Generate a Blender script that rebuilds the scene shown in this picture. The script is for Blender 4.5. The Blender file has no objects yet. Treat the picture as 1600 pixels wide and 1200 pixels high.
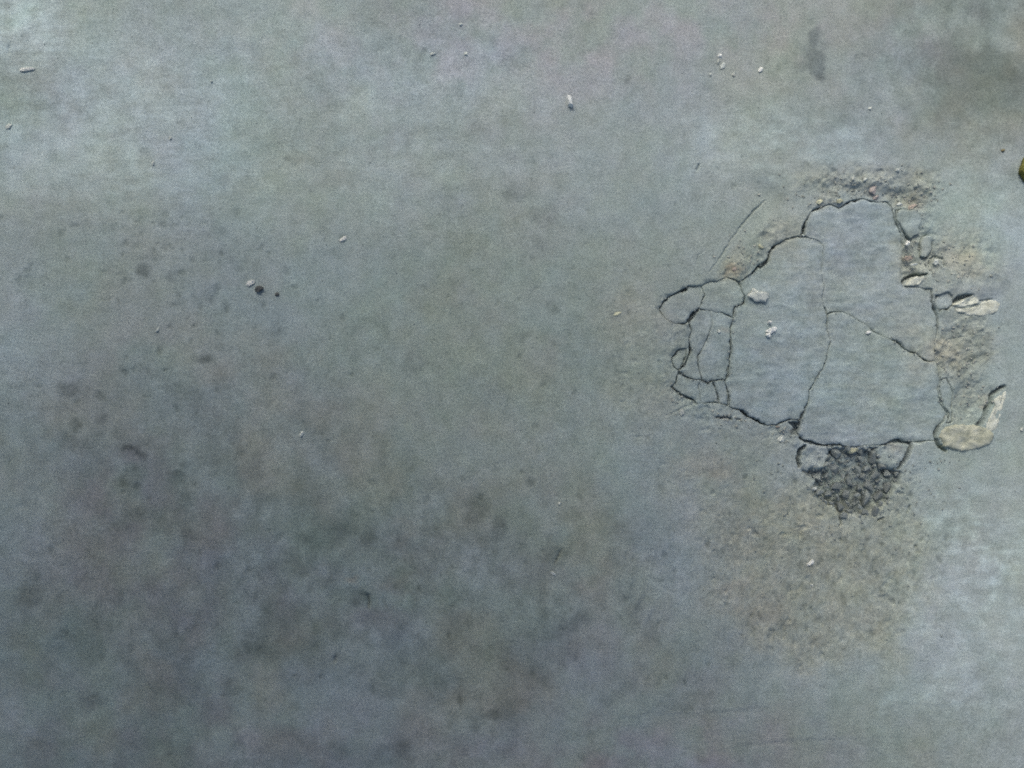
import bpy, bmesh, math, random
import numpy as np
from mathutils import Vector, Matrix, geometry

# ------------------------------------------------------------------ camera, sky, sun, exposure
S = 0.000625                      # metres of ground per lattice unit (the bit of paving is 1 m wide)
sc = bpy.context.scene
cam_d = bpy.data.cameras.new('camera')
cam = bpy.data.objects.new('camera', cam_d)
sc.collection.objects.link(cam)
cam.location = (0, 0, 0.8333)
cam.rotation_euler = (0, 0, 0)
cam_d.sensor_width = 36
cam_d.lens = 30
cam_d.clip_start = 0.01
cam_d.clip_end = 500
sc.camera = cam

SUN_EL, SUN_AZ = math.radians(47), math.radians(112)      # azimuth: direction towards the sun, from +x
w = bpy.data.worlds.new('World'); sc.world = w; w.use_nodes = True
nt = w.node_tree
sky = nt.nodes.new('ShaderNodeTexSky'); sky.sky_type = 'NISHITA'
sky.sun_disc = False
sky.sun_elevation = SUN_EL
sky.sun_rotation = math.pi / 2 - SUN_AZ
sky.air_density = 1.0; sky.dust_density = 6.0; sky.ozone_density = 1.0
bg = nt.nodes['Background']; bg.inputs['Strength'].default_value = 0.15
nt.links.new(sky.outputs[0], bg.inputs['Color'])
sun_d = bpy.data.lights.new('sun', 'SUN'); sun_d.energy = 1.0; sun_d.angle = math.radians(10)
sun_d.color = (1.0, 0.975, 0.93)
sun = bpy.data.objects.new('sun', sun_d); sc.collection.objects.link(sun)
sun.rotation_euler = Vector((math.cos(SUN_EL) * math.cos(SUN_AZ), math.cos(SUN_EL) * math.sin(SUN_AZ), math.sin(SUN_EL))).to_track_quat('Z', 'Y').to_euler()
vs = sc.view_settings
vs.view_transform = 'Standard'; vs.look = 'None'; vs.exposure = 0.38; vs.gamma = 1
vs.use_curve_mapping = False
sc.render.engine = 'CYCLES'
sc.cycles.use_denoising = False
sc.cycles.max_bounces = 6
sc.cycles.pixel_filter_type = 'BLACKMAN_HARRIS'
sc.cycles.filter_width = 1.9

RNG = np.random.default_rng(7)
random.seed(7)

# ------------------------------------------------------------------ helpers
def link(o, parent=None):
    sc.collection.objects.link(o)
    if parent is not None:
        o.parent = parent
    return o

def tag(o, label=None, cat=None, group=None, kind=None):
    if label: o['label'] = label
    if cat: o['category'] = cat
    if group: o['group'] = group
    if kind: o['kind'] = kind
    return o

def gx(px): return (px - 800.0) * S
def gy(py): return (600.0 - py) * S

# lattice maps over the worked area, 1 unit = S
X0, X1, Y0, Y1 = -240, 1840, -240, 1440
NX, NY = X1 - X0 + 1, Y1 - Y0 + 1
PX, PY = np.meshgrid(np.arange(X0, X1 + 1, dtype=np.float32), np.arange(Y0, Y1 + 1, dtype=np.float32))

def vnoise(cx, cy=None, seed=0):
    """smooth value noise in -1..1, cell size cx by cy lattice units"""
    cy = cy or cx
    r = np.random.default_rng(seed)
    gw, gh = int(NX / cx) + 4, int(NY / cy) + 4
    g = r.uniform(-1, 1, (gh, gw)).astype(np.float32)
    u = np.arange(NX, dtype=np.float32) / cx + 0.37; v = np.arange(NY, dtype=np.float32) / cy + 0.61
    iu = u.astype(int); fu = u - iu; fu = fu * fu * (3 - 2 * fu)
    iv = v.astype(int); fv = v - iv; fv = fv * fv * (3 - 2 * fv)
    row = g[:, iu] * (1 - fu) + g[:, iu + 1] * fu
    return row[iv, :] * (1 - fv)[:, None] + row[iv + 1, :] * fv[:, None]

def fbm(c, octv=4, seed=0, asp=1.0, gain=0.5):
    out = 0; a = 1.0; tot = 0
    for k in range(octv):
        out = out + a * vnoise(max(1.5, c * asp / 2 ** k), max(1.5, c / 2 ** k), seed * 31 + k)
        tot += a; a *= gain
    return out / tot * 1.5

def sstep(a, b, x):
    t = np.clip((x - a) / (b - a), 0, 1)
    return t * t * (3 - 2 * t)

WX = 26 * fbm(70, 4, 11); WY = 26 * fbm(70, 4, 12)
WX2 = 7 * fbm(18, 3, 13); WY2 = 7 * fbm(18, 3, 14)

def box(m, cx, cy, r):
    x0 = max(0, int(cx - r) - X0); x1 = min(NX, int(cx + r) - X0 + 1)
    y0 = max(0, int(cy - r) - Y0); y1 = min(NY, int(cy + r) - Y0 + 1)
    return slice(y0, y1), slice(x0, x1)

def ell(m, cx, cy, rx, ry, ang=0, s=1.0, soft=0.6, warp=1.0, add=False):
    """irregular soft-edged patch written into map m"""
    sl = box(m, cx, cy, (max(rx, ry) + 60 * warp) * 1.6)
    if m[sl].size == 0: return
    a = math.radians(-ang); c, sn = math.cos(a), math.sin(a)
    k = min(1.0, max(rx, ry) / 60.0) * warp; k2 = min(1.0, max(rx, ry) / 12.0) * warp
    dx = PX[sl] + WX[sl] * k + WX2[sl] * k2 - cx; dy = PY[sl] + WY[sl] * k + WY2[sl] * k2 - cy
    r = np.sqrt(((dx * c + dy * sn) / rx) ** 2 + ((-dx * sn + dy * c) / ry) ** 2)
    v = s * (1 - sstep(1 - soft, 1 + soft, r))
    if add: m[sl] += v
    else: m[sl] = np.maximum(m[sl], v) if s > 0 else np.minimum(m[sl], v)

def subdivide(pts, closed=False, step=3.0, jit=0.0, seed=1):
    """points (x,y[,w]) -> dense rows with fractal jitter"""
    r = np.random.default_rng(seed)
    P = [tuple(p) for p in pts]
    segs = list(zip(P, P[1:] + P[:1])) if closed else list(zip(P, P[1:]))
    out = []
    for a, b in segs:
        a = np.array(a, float); b = np.array(b, float)
        L = np.hypot(*(b[:2] - a[:2])); n = max(1, int(round(L / step)))
        d = (b[:2] - a[:2]) / max(L, 1e-6); nrm = np.array([-d[1], d[0]])
        for k in range(n):
            t = k / n; q = a * (1 - t) + b * t
            if k > 0:
                q[:2] += nrm * r.normal(0, jit)
            out.append(q)
    if not closed: out.append(np.array(P[-1], float))
    return np.array(out)

def poly_sdf(poly, pad=30):
    """signed distance (positive inside) of a polygon on the lattice, inside a padded window"""
    poly = np.array(poly, float)[:, :2]
    lo = poly.min(0) - pad; hi = poly.max(0) + pad
    sl = (slice(int(lo[1]) - Y0, int(hi[1]) - Y0 + 1), slice(int(lo[0]) - X0, int(hi[0]) - X0 + 1))
    x = PX[sl]; y = PY[sl]
    d2 = np.full(x.shape, 1e9, np.float32); ins = np.zeros(x.shape, bool)
    for (ax, ay), (bx, by) in zip(poly, np.roll(poly, -1, 0)):
        ex, ey = bx - ax, by - ay; L = ex * ex + ey * ey + 1e-9
        t = np.clip(((x - ax) * ex + (y - ay) * ey) / L, 0, 1)
        d2 = np.minimum(d2, (x - ax - t * ex) ** 2 + (y - ay - t * ey) ** 2)
        if ay != by:
            c = ((ay > y) != (by > y)) & (x < ex * (y - ay) / (by - ay) + ax)
            ins ^= c
    d = np.sqrt(d2)
    return sl, np.where(ins, d, -d)

def groove(m, pts, depth, seed, jit=0.8):
    """V/U groove along a polyline with per-point half width (x,y,w)"""
    P = subdivide(pts, False, 3.0, jit, seed)
    lo = P[:, :2].min(0) - 14; hi = P[:, :2].max(0) + 14
    sl = (slice(int(lo[1]) - Y0, int(hi[1]) - Y0 + 1), slice(int(lo[0]) - X0, int(hi[0]) - X0 + 1))
    x = PX[sl]; y = PY[sl]; g = np.zeros(x.shape, np.float32)
    for a, b in zip(P, P[1:]):
        ex, ey = b[0] - a[0], b[1] - a[1]; L = ex * ex + ey * ey + 1e-9
        t = np.clip(((x - a[0]) * ex + (y - a[1]) * ey) / L, 0, 1)
        d = np.hypot(x - a[0] - t * ex, y - a[1] - t * ey)
        wd = a[2] * (1 - t) + b[2] * t
        k = np.clip(wd / 1.6, 0, 1)
        g = np.maximum(g, k * (1 - sstep(0.45, 1.0, d / np.maximum(wd + 0.5, 1.0))))
    m[sl] = np.minimum(m[sl], -depth * g) if m is CUT else m[sl] - depth * g

# ------------------------------------------------------------------ outlines of the broken patch (lattice units: x, y, half gap)
AB = [(1251, 368, .6), (1275, 374, .08), (1288, 381, .25), (1286, 396, .08), (1284, 422, .05), (1289, 444, .12), (1287, 465, .4), (1291, 493, .7)]
DIAG = [(1291, 493, .9), (1298, 488, .9), (1316, 488, .4), (1334, 495, .4), (1357, 509, .35), (1384, 527, .5), (1406, 538, .9), (1427, 551, 1.0), (1445, 562, .9), (1463, 564, .4)]
BC = [(1291, 493, .9), (1293, 514, .35), (1297, 536, .5), (1293, 559, .7), (1288, 574, .9), (1277, 588, .9), (1267, 610, 1.1), (1265, 628, 1.1), (1256, 646, 1.4), (1250, 660, 2.2)]
BL = [(1140, 636, 1.5), (1139, 619, 1.5), (1138, 608, 1.5), (1135, 595, 1.6), (1139, 586, 1.5), (1140, 572, 1.0), (1143, 554, .9), (1144, 535, 1.0), (1143, 514, 1.0), (1147, 497, .7), (1150, 481, .9), (1161, 471, .9), (1165, 462, .7), (1160, 448, .6), (1155, 439, 1.0)]
LINE1 = [(1094, 481, 2.6), (1085, 492, 3.2), (1076, 505, 2.2), (1081, 518, 1.4), (1077, 529, 1.8), (1078, 546, 1.9), (1074, 559, 1.8), (1067, 572, 1.6), (1060, 581, 1.9), (1056, 595, 2.0), (1051, 604, 1.4)]
HOR = [(1060, 581, 1.0), (1069, 588, .5), (1086, 594, 1.0), (1097, 594, 1.1), (1108, 598, 1.7), (1116, 594, .9), (1131, 592, .8), (1135, 595, 1.0)]
LINE2 = [(1112, 484, .04), (1114, 505, .04), (1109, 524, .4), (1097, 544, .2), (1091, 557, .9), (1092, 576, .4), (1097, 594, .3)]
J12 = [(1097, 594, .3), (1092, 605, .4), (1093, 631, .1)]
J23 = [(1116, 594, .4), (1120, 606, .7), (1122, 616, .9), (1126, 632, .8)]
HL = [(1097, 446, .1), (1104, 462, .2), (1094, 481, .6)]
LI = [(1094, 481, .9), (1112, 484, .1), (1129, 488, .6), (1147, 497, .1)]
R = lambda c: list(reversed(c))
def cat(*chains):
    out = []
    for c in chains:
        for p in c:
            if not out or (out[-1][0], out[-1][1]) != (p[0], p[1]):
                out.append(p)
    if (out[0][0], out[0][1]) == (out[-1][0], out[-1][1]): out.pop()
    return out
TOPRIM = [(1251, 368, 2.2), (1253, 354, 2.4), (1261, 342, 2.6), (1266, 332, 2.4), (1274, 327, 1.8), (1286, 323, 1.2), (1301, 319, 1.4), (1312, 325, 2.6), (1323, 316, 1.6), (1346, 311, 1.0), (1368, 314, 1.9), (1388, 313, 1.0), (1396, 322, 1.3)]
ARIGHT = [(1400, 339, 1.8), (1406, 359, 2.6), (1410, 372, 1.5), (1411, 390, .5), (1410, 404, .3), (1408, 440, .5), (1418, 450, .1), (1440, 449, .1), (1457, 451, .9), (1459, 469, 1.2), (1465, 487, 1.3), (1467, 514, 1.0), (1462, 540, .05), (1463, 564, .05)]
BIGCRACK = [(1155, 439, 1.0), (1165, 432, 2.0), (1177, 426, 3.0), (1187, 413, 3.4), (1199, 403, 3.6), (1202, 394, 3.2), (1212, 384, 3.0), (1228, 373, 3.2), (1240, 369, 1.8), (1251, 368, 1.5)]
BBOT = [(1250, 660, 2.6), (1240, 657, 2.4), (1229, 659, 2.4), (1215, 666, 1.4), (1202, 666, 1.6), (1193, 663, 2.8), (1176, 655, 3.6), (1161, 647, 4.2), (1155, 641, 3.0), (1140, 636, 1.8)]
CBOT = [(1463, 689, 1.4), (1442, 692, .9), (1424, 691, 1.2), (1412, 691, 1.8), (1405, 688, 2.0), (1396, 690, 1.2), (1377, 696, .8), (1349, 698, .8), (1330, 698, 1.2), (1307, 697, 1.4), (1289, 694, 1.6), (1270, 690, 2.2), (1255, 686, 1.4), (1247, 677, 2.0), (1250, 660, 2.2)]
CRIGHT = [(1463, 564, .3), (1468, 580, .3), (1470, 592, .8), (1467, 606, 1.0), (1470, 620, 1.1), (1474, 635, 1.4), (1481, 647, 1.1), (1476, 660, 1.6), (1467, 668, 1.5), (1463, 689, 2.2)]
PLATES = {
    'A': (cat(TOPRIM, ARIGHT, R(DIAG), R(AB)), -0.0012, (0.006, 0.014)),
    'B': (cat(AB, BC, BBOT, BL, BIGCRACK), -0.0008, (0.014, -0.012)),
    'C': (cat(DIAG, CRIGHT, CBOT, R(BC)), -0.0010, (-0.012, 0.010)),
    'I2': (cat(LI[1:], [p for p in R(BL) if 497 <= p[1] <= 595], R(HOR[3:]), R(LINE2)), -0.0010, (0.006, 0.0)),
    'I1': (cat(LI[:2], LINE2, R(HOR[:4]), R(LINE1[:9])), -0.0012, (0.02, 0.0)),
    'J1': (cat(HOR[:4], J12, [(1088, 631, .7), (1080, 623, 1.0), (1064, 617, 1.0), (1051, 604, 1.4), (1056, 595, 1.6)]), -0.0012, (0.01, -0.01)),
    'J2': (cat(HOR[3:6], J23, [(1116, 631, .8), (1093, 631, .6)], R(J12)), -0.0016, (0.0, -0.012)),
    'J3': (cat(HOR[5:], [p for p in R(BL) if p[1] > 595], [(1126, 632, 1.0)], R(J23)), -0.0014, (-0.01, 0.0)),
    'H': (cat(HL, LINE1[1:3], [(1056, 505, .05), (1038, 497, .1), (1030, 482, 1.5), (1036, 470, 2.2), (1047, 461, 1.9), (1062, 454, 1.7), (1075, 446, 1.6)]), -0.0016, (0.012, -0.02)),
    'L': (cat([(1097, 446, .2), (1110, 441, .2), (1120, 440, .5), (1135, 433, .1), (1155, 439, 1.2)], [p for p in R(BL) if p[1] < 500], R(LI), R(HL)), -0.0012, (0.0, -0.01)),
    'K': ([(1063, 545, .3), (1055, 551, 1.2), (1050, 561, 1.6), (1054, 573, 1.8), (1060, 580, 1.4), (1067, 571, .8), (1073, 558, .6), (1072, 544, .1)], -0.0022, (0.03, 0.0)),
    'E': ([(1402, 329, 1.2), (1412, 325, .4), (1430, 326, 1.0), (1436, 333, .1), (1441, 342, .05), (1437, 352, .05), (1440, 363, .1), (1428, 368, .2), (1424, 373, .6), (1412, 364, 2.0), (1406, 350, 1.6), (1402, 343, 1.2)], -0.0008, (-0.03, 0.0)),
    'F': ([(1443, 369, .1), (1451, 366, .4), (1458, 370, .1), (1457, 380, .1), (1460, 388, .9), (1452, 401, .2), (1446, 403, .9), (1440, 400, .4), (1441, 388, 1.2), (1438, 379, .4)], -0.0014, (0.02, 0.02)),
    'G': ([(1462, 459, 1.2), (1470, 459, .3), (1480, 455, .1), (1488, 461, .1), (1490, 474, .4), (1482, 484, 2.0), (1475, 482, .8), (1468, 487, 2.0), (1464, 478, .8), (1461, 470, 1.4)], -0.0018, (0.0, -0.03)),
    'D': ([(1472, 594, .8), (1483, 591, 1.2), (1490, 615, .6), (1488, 640, .6), (1488, 661, 1.0), (1480, 662, 1.0), (1482, 647, 1.2), (1475, 635, 1.4), (1471, 620, 1.1), (1468, 606, 1.0)], -0.0012, (0.0, 0.0)),
}
_w1, _w2 = vnoise(16, 16, 81), vnoise(16, 16, 82); _w3, _w4 = vnoise(6, 6, 83), vnoise(6, 6, 84)
def wobble(poly):
    D = subdivide(poly, True, 3.2, 0)
    i = np.clip(D[:, 0].round().astype(int) - X0, 0, NX - 1); j = np.clip(D[:, 1].round().astype(int) - Y0, 0, NY - 1)
    D[:, 0] += 1.9 * _w1[j, i] + .8 * _w3[j, i]; D[:, 1] += 1.9 * _w2[j, i] + .8 * _w4[j, i]
    return [tuple(p) for p in D]
PLATES = {k: (wobble(p), z, t) for k, (p, z, t) in PLATES.items()}
HOLE = [(1290, 696), (1330, 698), (1356, 699), (1376, 697), (1372, 704), (1379, 712), (1376, 720), (1389, 729), (1400, 731), (1411, 737), (1409, 750), (1402, 764), (1392, 784), (1376, 800), (1350, 808), (1316, 808), (1306, 796), (1292, 789), (1278, 775), (1271, 762), (1267, 748), (1252, 737), (1262, 730), (1280, 731), (1290, 726), (1289, 718), (1294, 708)]
PIT = [(1230, 659), (1252, 658), (1253, 672), (1247, 682), (1237, 681), (1234, 674), (1240, 668)]

# ------------------------------------------------------------------ height map of the paving
SAND = np.zeros((NY, NX), np.float32)
ell(SAND, 1272, 895, 186, 138, 0, 1, soft=.2); ell(SAND, 1290, 960, 135, 88, 0, 1, soft=.3)
for e in [(1270, 900, 170, 125, 0, 1), (1240, 960, 120, 70, 0, 1), (1360, 860, 90, 110, 0, .9), (1150, 790, 90, 80, 0, .6), (1120, 720, 90, 50, 0, .45),
          (1000, 560, 55, 95, 0, .5), (1010, 620, 60, 50, 0, .55), (1480, 545, 75, 45, 0, .9), (1520, 540, 45, 65, 0, .7), (1515, 630, 32, 40, 0, .8),
          (1220, 370, 45, 30, 35, .6), (1330, 290, 75, 28, 0, .75), (1430, 300, 45, 28, 0, .9), (1490, 400, 35, 35, 0, .7), (1430, 400, 26, 40, 0, .7), (1150, 410, 30, 22, 30, .7), (1340, 820, 70, 40, 0, .6)]:
    ell(SAND, *e, soft=0.45)
Hn = 0.0009 * fbm(260, 3, 21) + 0.00012 * fbm(26, 3, 22)
Hh = Hn.astype(np.float32)
rough = 0.00048 * fbm(8, 3, 23, gain=0.7) + 0.00025 * fbm(26, 2, 24)
pits = -0.0016 * sstep(0.55, 0.8, vnoise(9, 9, 25) * 0.6 + vnoise(17, 17, 26) * 0.6)
Hh += SAND * (rough + pits) - 0.0007 * SAND
# general tiny pits over the open slab
Hh += -0.0003 * sstep(0.62, 0.85, vnoise(13, 13, 27) * .5 + vnoise(60, 60, 28) * .55)
_r = np.random.default_rng(91)
SPK = []
def specks(n, cx, cy, sx, sy, lo, hi, st):
    for _ in range(n):
        SPK.append((_r.normal(cx, sx), _r.normal(cy, sy), _r.uniform(lo, hi), _r.uniform(lo, hi) * _r.uniform(.8, 1.8), _r.uniform(-35, 35), _r.uniform(.3, 1) * st))
specks(80, 270, 430, 120, 60, 1.8, 6, .8); specks(40, 250, 360, 90, 20, 1.8, 6, .6); specks(90, 760, 430, 170, 110, 1.3, 4, .6); specks(50, 300, 740, 170, 110, 1.5, 6, .8)
specks(50, 620, 880, 220, 120, 1.5, 7, .8); specks(40, 900, 960, 120, 80, 1.5, 5, .7); specks(70, 700, 200, 420, 120, 1.2, 3, .5); specks(50, 1300, 180, 150, 60, 1.5, 5, .5)
specks(25, 300, 1080, 220, 70, 1.5, 6, .7); specks(110, 1270, 900, 95, 75, 1.3, 4.5, .9); specks(40, 1380, 850, 40, 40, 1.3, 4, .9); specks(50, 990, 570, 35, 60, 1.3, 4, .7); specks(40, 1490, 540, 45, 40, 1.3, 4, .7); specks(70, 1240, 560, 110, 90, 1.0, 2.6, .6)
SPM = np.zeros((NY, NX), np.float32)
for e in SPK: ell(SPM, *e, soft=.55, warp=.5)
Hh -= .0006 * SPM
BULGE = np.zeros((NY, NX), np.float32)
ell(BULGE, 1512, 435, 50, 30, 0, 1, .5, .3); ell(BULGE, 1180, 385, 62, 24, 42, .6, .6, .3); ell(BULGE, 1320, 280, 80, 28, 0, .4, .6, .5)
Hh += 0.0030 * BULGE
low = np.zeros((NY, NX), np.float32)
for e in [(1432, 400, 26, 48, 0, 1), (1425, 312, 34, 16, 0, .5), (1330, 305, 66, 14, 0, .5), (1520, 630, 27, 33, 0, 1.0), (1450, 590, 30, 24, 0, .3)]:
    ell(low, *e, soft=.35, warp=.35)
Hh -= 0.0030 * low
RUIN = np.zeros((NY, NX), np.float32)
for e in [(1434, 385, 34, 75, 0, 1), (1500, 540, 62, 52, 0, .9), (1520, 625, 34, 48, 0, .9), (1340, 297, 95, 22, 0, .9), (1440, 310, 40, 28, 0, 1), (1190, 392, 75, 20, 42, .7), (1065, 612, 40, 22, -20, .8), (1130, 652, 60, 14, -8, .8), (1275, 713, 28, 20, 0, 1), (1398, 710, 24, 20, 0, 1), (1340, 760, 95, 62, 0, .55), (1500, 420, 60, 50, 0, .6), (1060, 520, 26, 60, 0, .5), (1225, 680, 40, 16, 0, .8)]:
    ell(RUIN, *e, soft=.45, warp=.6)
_t = fbm(30, 4, 33, gain=.6) * 1.6 + .6 * fbm(9, 2, 35); _q = np.floor(_t * 2.2) / 2.2; TERR = _q + np.clip((_t - _q) * 2.2 - .8, 0, .2) * 5 / 2.2
Hh += RUIN * (.0017 * TERR - .0008 + .00025 * fbm(5, 2, 36))
CUT = np.zeros((NY, NX), np.float32)
def cut(poly, depth, slope=1.8, seed=3, jit=.6, rel=True):
    P = subdivide([p[:2] for p in poly], True, 3.0, jit, seed) if jit else np.array([p[:2] for p in poly])
    sl, d = poly_sdf(P)
    CUT[sl] = np.minimum(CUT[sl], -depth * sstep(-0.2, slope, d))
for i, (k, (poly, z, t)) in enumerate(PLATES.items()):
    cut(poly, 0.0105, 1.8, 40 + i, 0.0)
cut(HOLE, 0.0088, 8.0, 77, 1.8)
groove(CUT, [(1250, 684, 1.0), (1262, 690, 2.0), (1272, 692, 2.8), (1290, 696, 2.0), (1303, 698, 1.2)], .008, 50)
groove(CUT, [(1376, 697, 1), (1392, 692, 2.0), (1404, 689, 3.2), (1413, 692, 2.0), (1424, 692, 2.0)], .007, 51)
cut(PIT, 0.0120, 3.0, 78, .8)
groove(CUT, [(1569, 604, 2.5), (1559, 609, 3.4), (1549, 618, 2.8), (1549, 630, 2.4), (1543, 638, 3.2), (1538, 654, 4.0), (1530, 664, 4.0)], .0085, 1)
groove(CUT, [(1487, 476, 2.0), (1497, 467, 4.2), (1507, 463, 3.8), (1518, 461, 1.0)], .0085, 2, .4)
groove(CUT, [(1411, 444, 2.0), (1418, 435, 2.8), (1431, 429, 2.0), (1450, 428, 1.6)], .007, 3, .4)
groove(CUT, [(1531, 470, .8), (1550, 468, .9)], .004, 33, .3)
groove(CUT, [(1258, 697, 2.5), (1250, 706, 3.6), (1247, 717, 3.2), (1249, 729, 2)], .011, 4)
groove(CUT, [(1424, 692, 2.6), (1421, 706, 3.6), (1413, 722, 3.6), (1404, 732, 2)], .011, 5)
groove(CUT, [(1464, 688, 3.4), (1468, 697, 3.6), (1478, 704, 2)], .009, 6, .3)
groove(CUT, [(1196, 313, .6), (1180, 327, 1.3), (1169, 340, 1.1), (1156, 355, .8), (1142, 374, .5), (1131, 393, 1.0), (1120, 410, .5), (1108, 425, .5)], .0030, 7)
groove(CUT, [(1102, 390, .3), (1090, 399, .6), (1088, 415, .5)], .0022, 8)
groove(CUT, [(1050, 604, 1.2), (1064, 617, 1.4), (1081, 624, 1.6), (1088, 632, 1.0)], .004, 9)
groove(CUT, [(1040, 651, .5), (1066, 637, .8), (1088, 631, .6)], .0022, 10)
groove(CUT, [(1120, 652, 1.2), (1138, 652, 2.4), (1143, 655, 2.2)], .005, 11)
groove(CUT, [(1152, 655, 1.2), (1157, 656, 1.2)], .004, 12)
groove(CUT, [(1456, 415, 1.2), (1457, 404, 1.5), (1463, 399, 1.2), (1474, 404, 1.6), (1476, 416, 1.0)], .0035, 13, .3)
groove(CUT, [(1315, 808, 1.8), (1313, 822, 1.0)], .004, 14)
groove(CUT, [(1316, 826, .6), (1315, 850, .9)], .002, 15)
groove(CUT, [(1375, 814, 2.2), (1382, 810, 1.6)], .004, 16)
groove(CUT, [(1419, 800, 1.4), (1422, 790, 1.4)], .0035, 17)
groove(CUT, [(1447, 870, .5), (1450, 850, .9), (1453, 838, .4)], .002, 18)
groove(CUT, [(1200, 1113, .4), (1100, 1110, .8), (985, 1112, .4)], .0012, 19)
groove(CUT, [(1060, 1160, .3), (1170, 1165, .6), (1290, 1156, .7), (1370, 1150, .3)], .0011, 20)
groove(CUT, [(303, 1088, .5), (312, 1102, .9), (322, 1117, .4)], .0014, 21)
groove(CUT, [(1092, 257, 1.2), (1089, 266, 1.0)], .003, 22, .2)
groove(CUT, [(866, 880, .8), (874, 866, 1.6), (876, 858, .8)], .003, 23, .2)
groove(CUT, [(574, 930, 1.2), (576, 940, 2.0), (575, 950, .8)], .004, 24, .2)
groove(CUT, [(523, 1026, 1.4), (522, 1033, 1.6)], .003, 25, .2)
groove(CUT, [(599, 792, .6), (595, 805, .7)], .0015, 26, .2)
groove(CUT, [(15, 72, 1.4), (14, 84, 1.0)], .003, 27, .2)
groove(CUT, [(1530, 520, .4), (1480, 532, .9), (1474, 540, .5)], .0025, 28)
Hh += CUT
Hh += (CUT < -0.004) * 0.0009 * fbm(6, 2, 29)
SPALL = np.zeros((NY, NX), np.float32)
for k, (poly, z, t) in PLATES.items():
    _sl, _d = poly_sdf(poly); SPALL[_sl] = np.maximum(SPALL[_sl], 1 - sstep(0, 9, np.abs(_d)))
SPALL *= sstep(.05, .6, fbm(14, 3, 31) + .25)
SPALLH = -.0013 * SPALL * (1 + .5 * TERR + .5 * fbm(5, 2, 32))
Hh += SPALLH
HOLEM = np.zeros((NY, NX), np.float32)
_sl, _d = poly_sdf(HOLE); HOLEM[_sl] = sstep(0, 10, _d)
Hh += HOLEM * 0.0022 * fbm(17, 3, 30)

# ------------------------------------------------------------------ dirt and wear maps of the slab, with soft shade painted in
def layer(*ells, soft=.6, warp=1.0):
    m = np.zeros((NY, NX), np.float32)
    for e in ells: ell(m, *e, soft=soft, warp=warp)
    return m
n40 = fbm(46, 5, 51); n90 = fbm(110, 4, 52); n15 = fbm(15, 3, 53); nstr = fbm(7, 3, 54, asp=5.0); nver = fbm(22, 4, 55, asp=.7); nspk = vnoise(7, 8, 57) * .55 + vnoise(13, 15, 58) * .45 + vnoise(45, 45, 59) * .45; nblot = fbm(60, 4, 56)
grime_shade = layer((330, 760, 330, 230, 0, .8), (560, 900, 300, 190, 0, 1.0), (800, 900, 230, 150, 0, .9), (350, 1020, 330, 160, 0, .85), (800, 1080, 300, 110, 0, .9), (180, 720, 160, 110, 0, .7), (120, 1010, 150, 150, 0, .6), (300, 1190, 420, 90, 0, .8), (820, 1190, 420, 70, 0, .7), (1180, 1190, 250, 40, 0, .4), (700, 540, 380, 210, 0, .42), (300, 470, 260, 130, 0, .4), (1520, 110, 180, 140, 0, .8), (1640, 60, 240, 190, 0, 1.2), (1390, 70, 120, 60, 0, .4), (1480, 1160, 170, 70, 0, .35), soft=.75)  # mottled dirt, plus broad soft shade painted in over lower left and centre
mott = sstep(-.8, .75, n40 * .6 + nver * .36 + n90 * .55)
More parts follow.
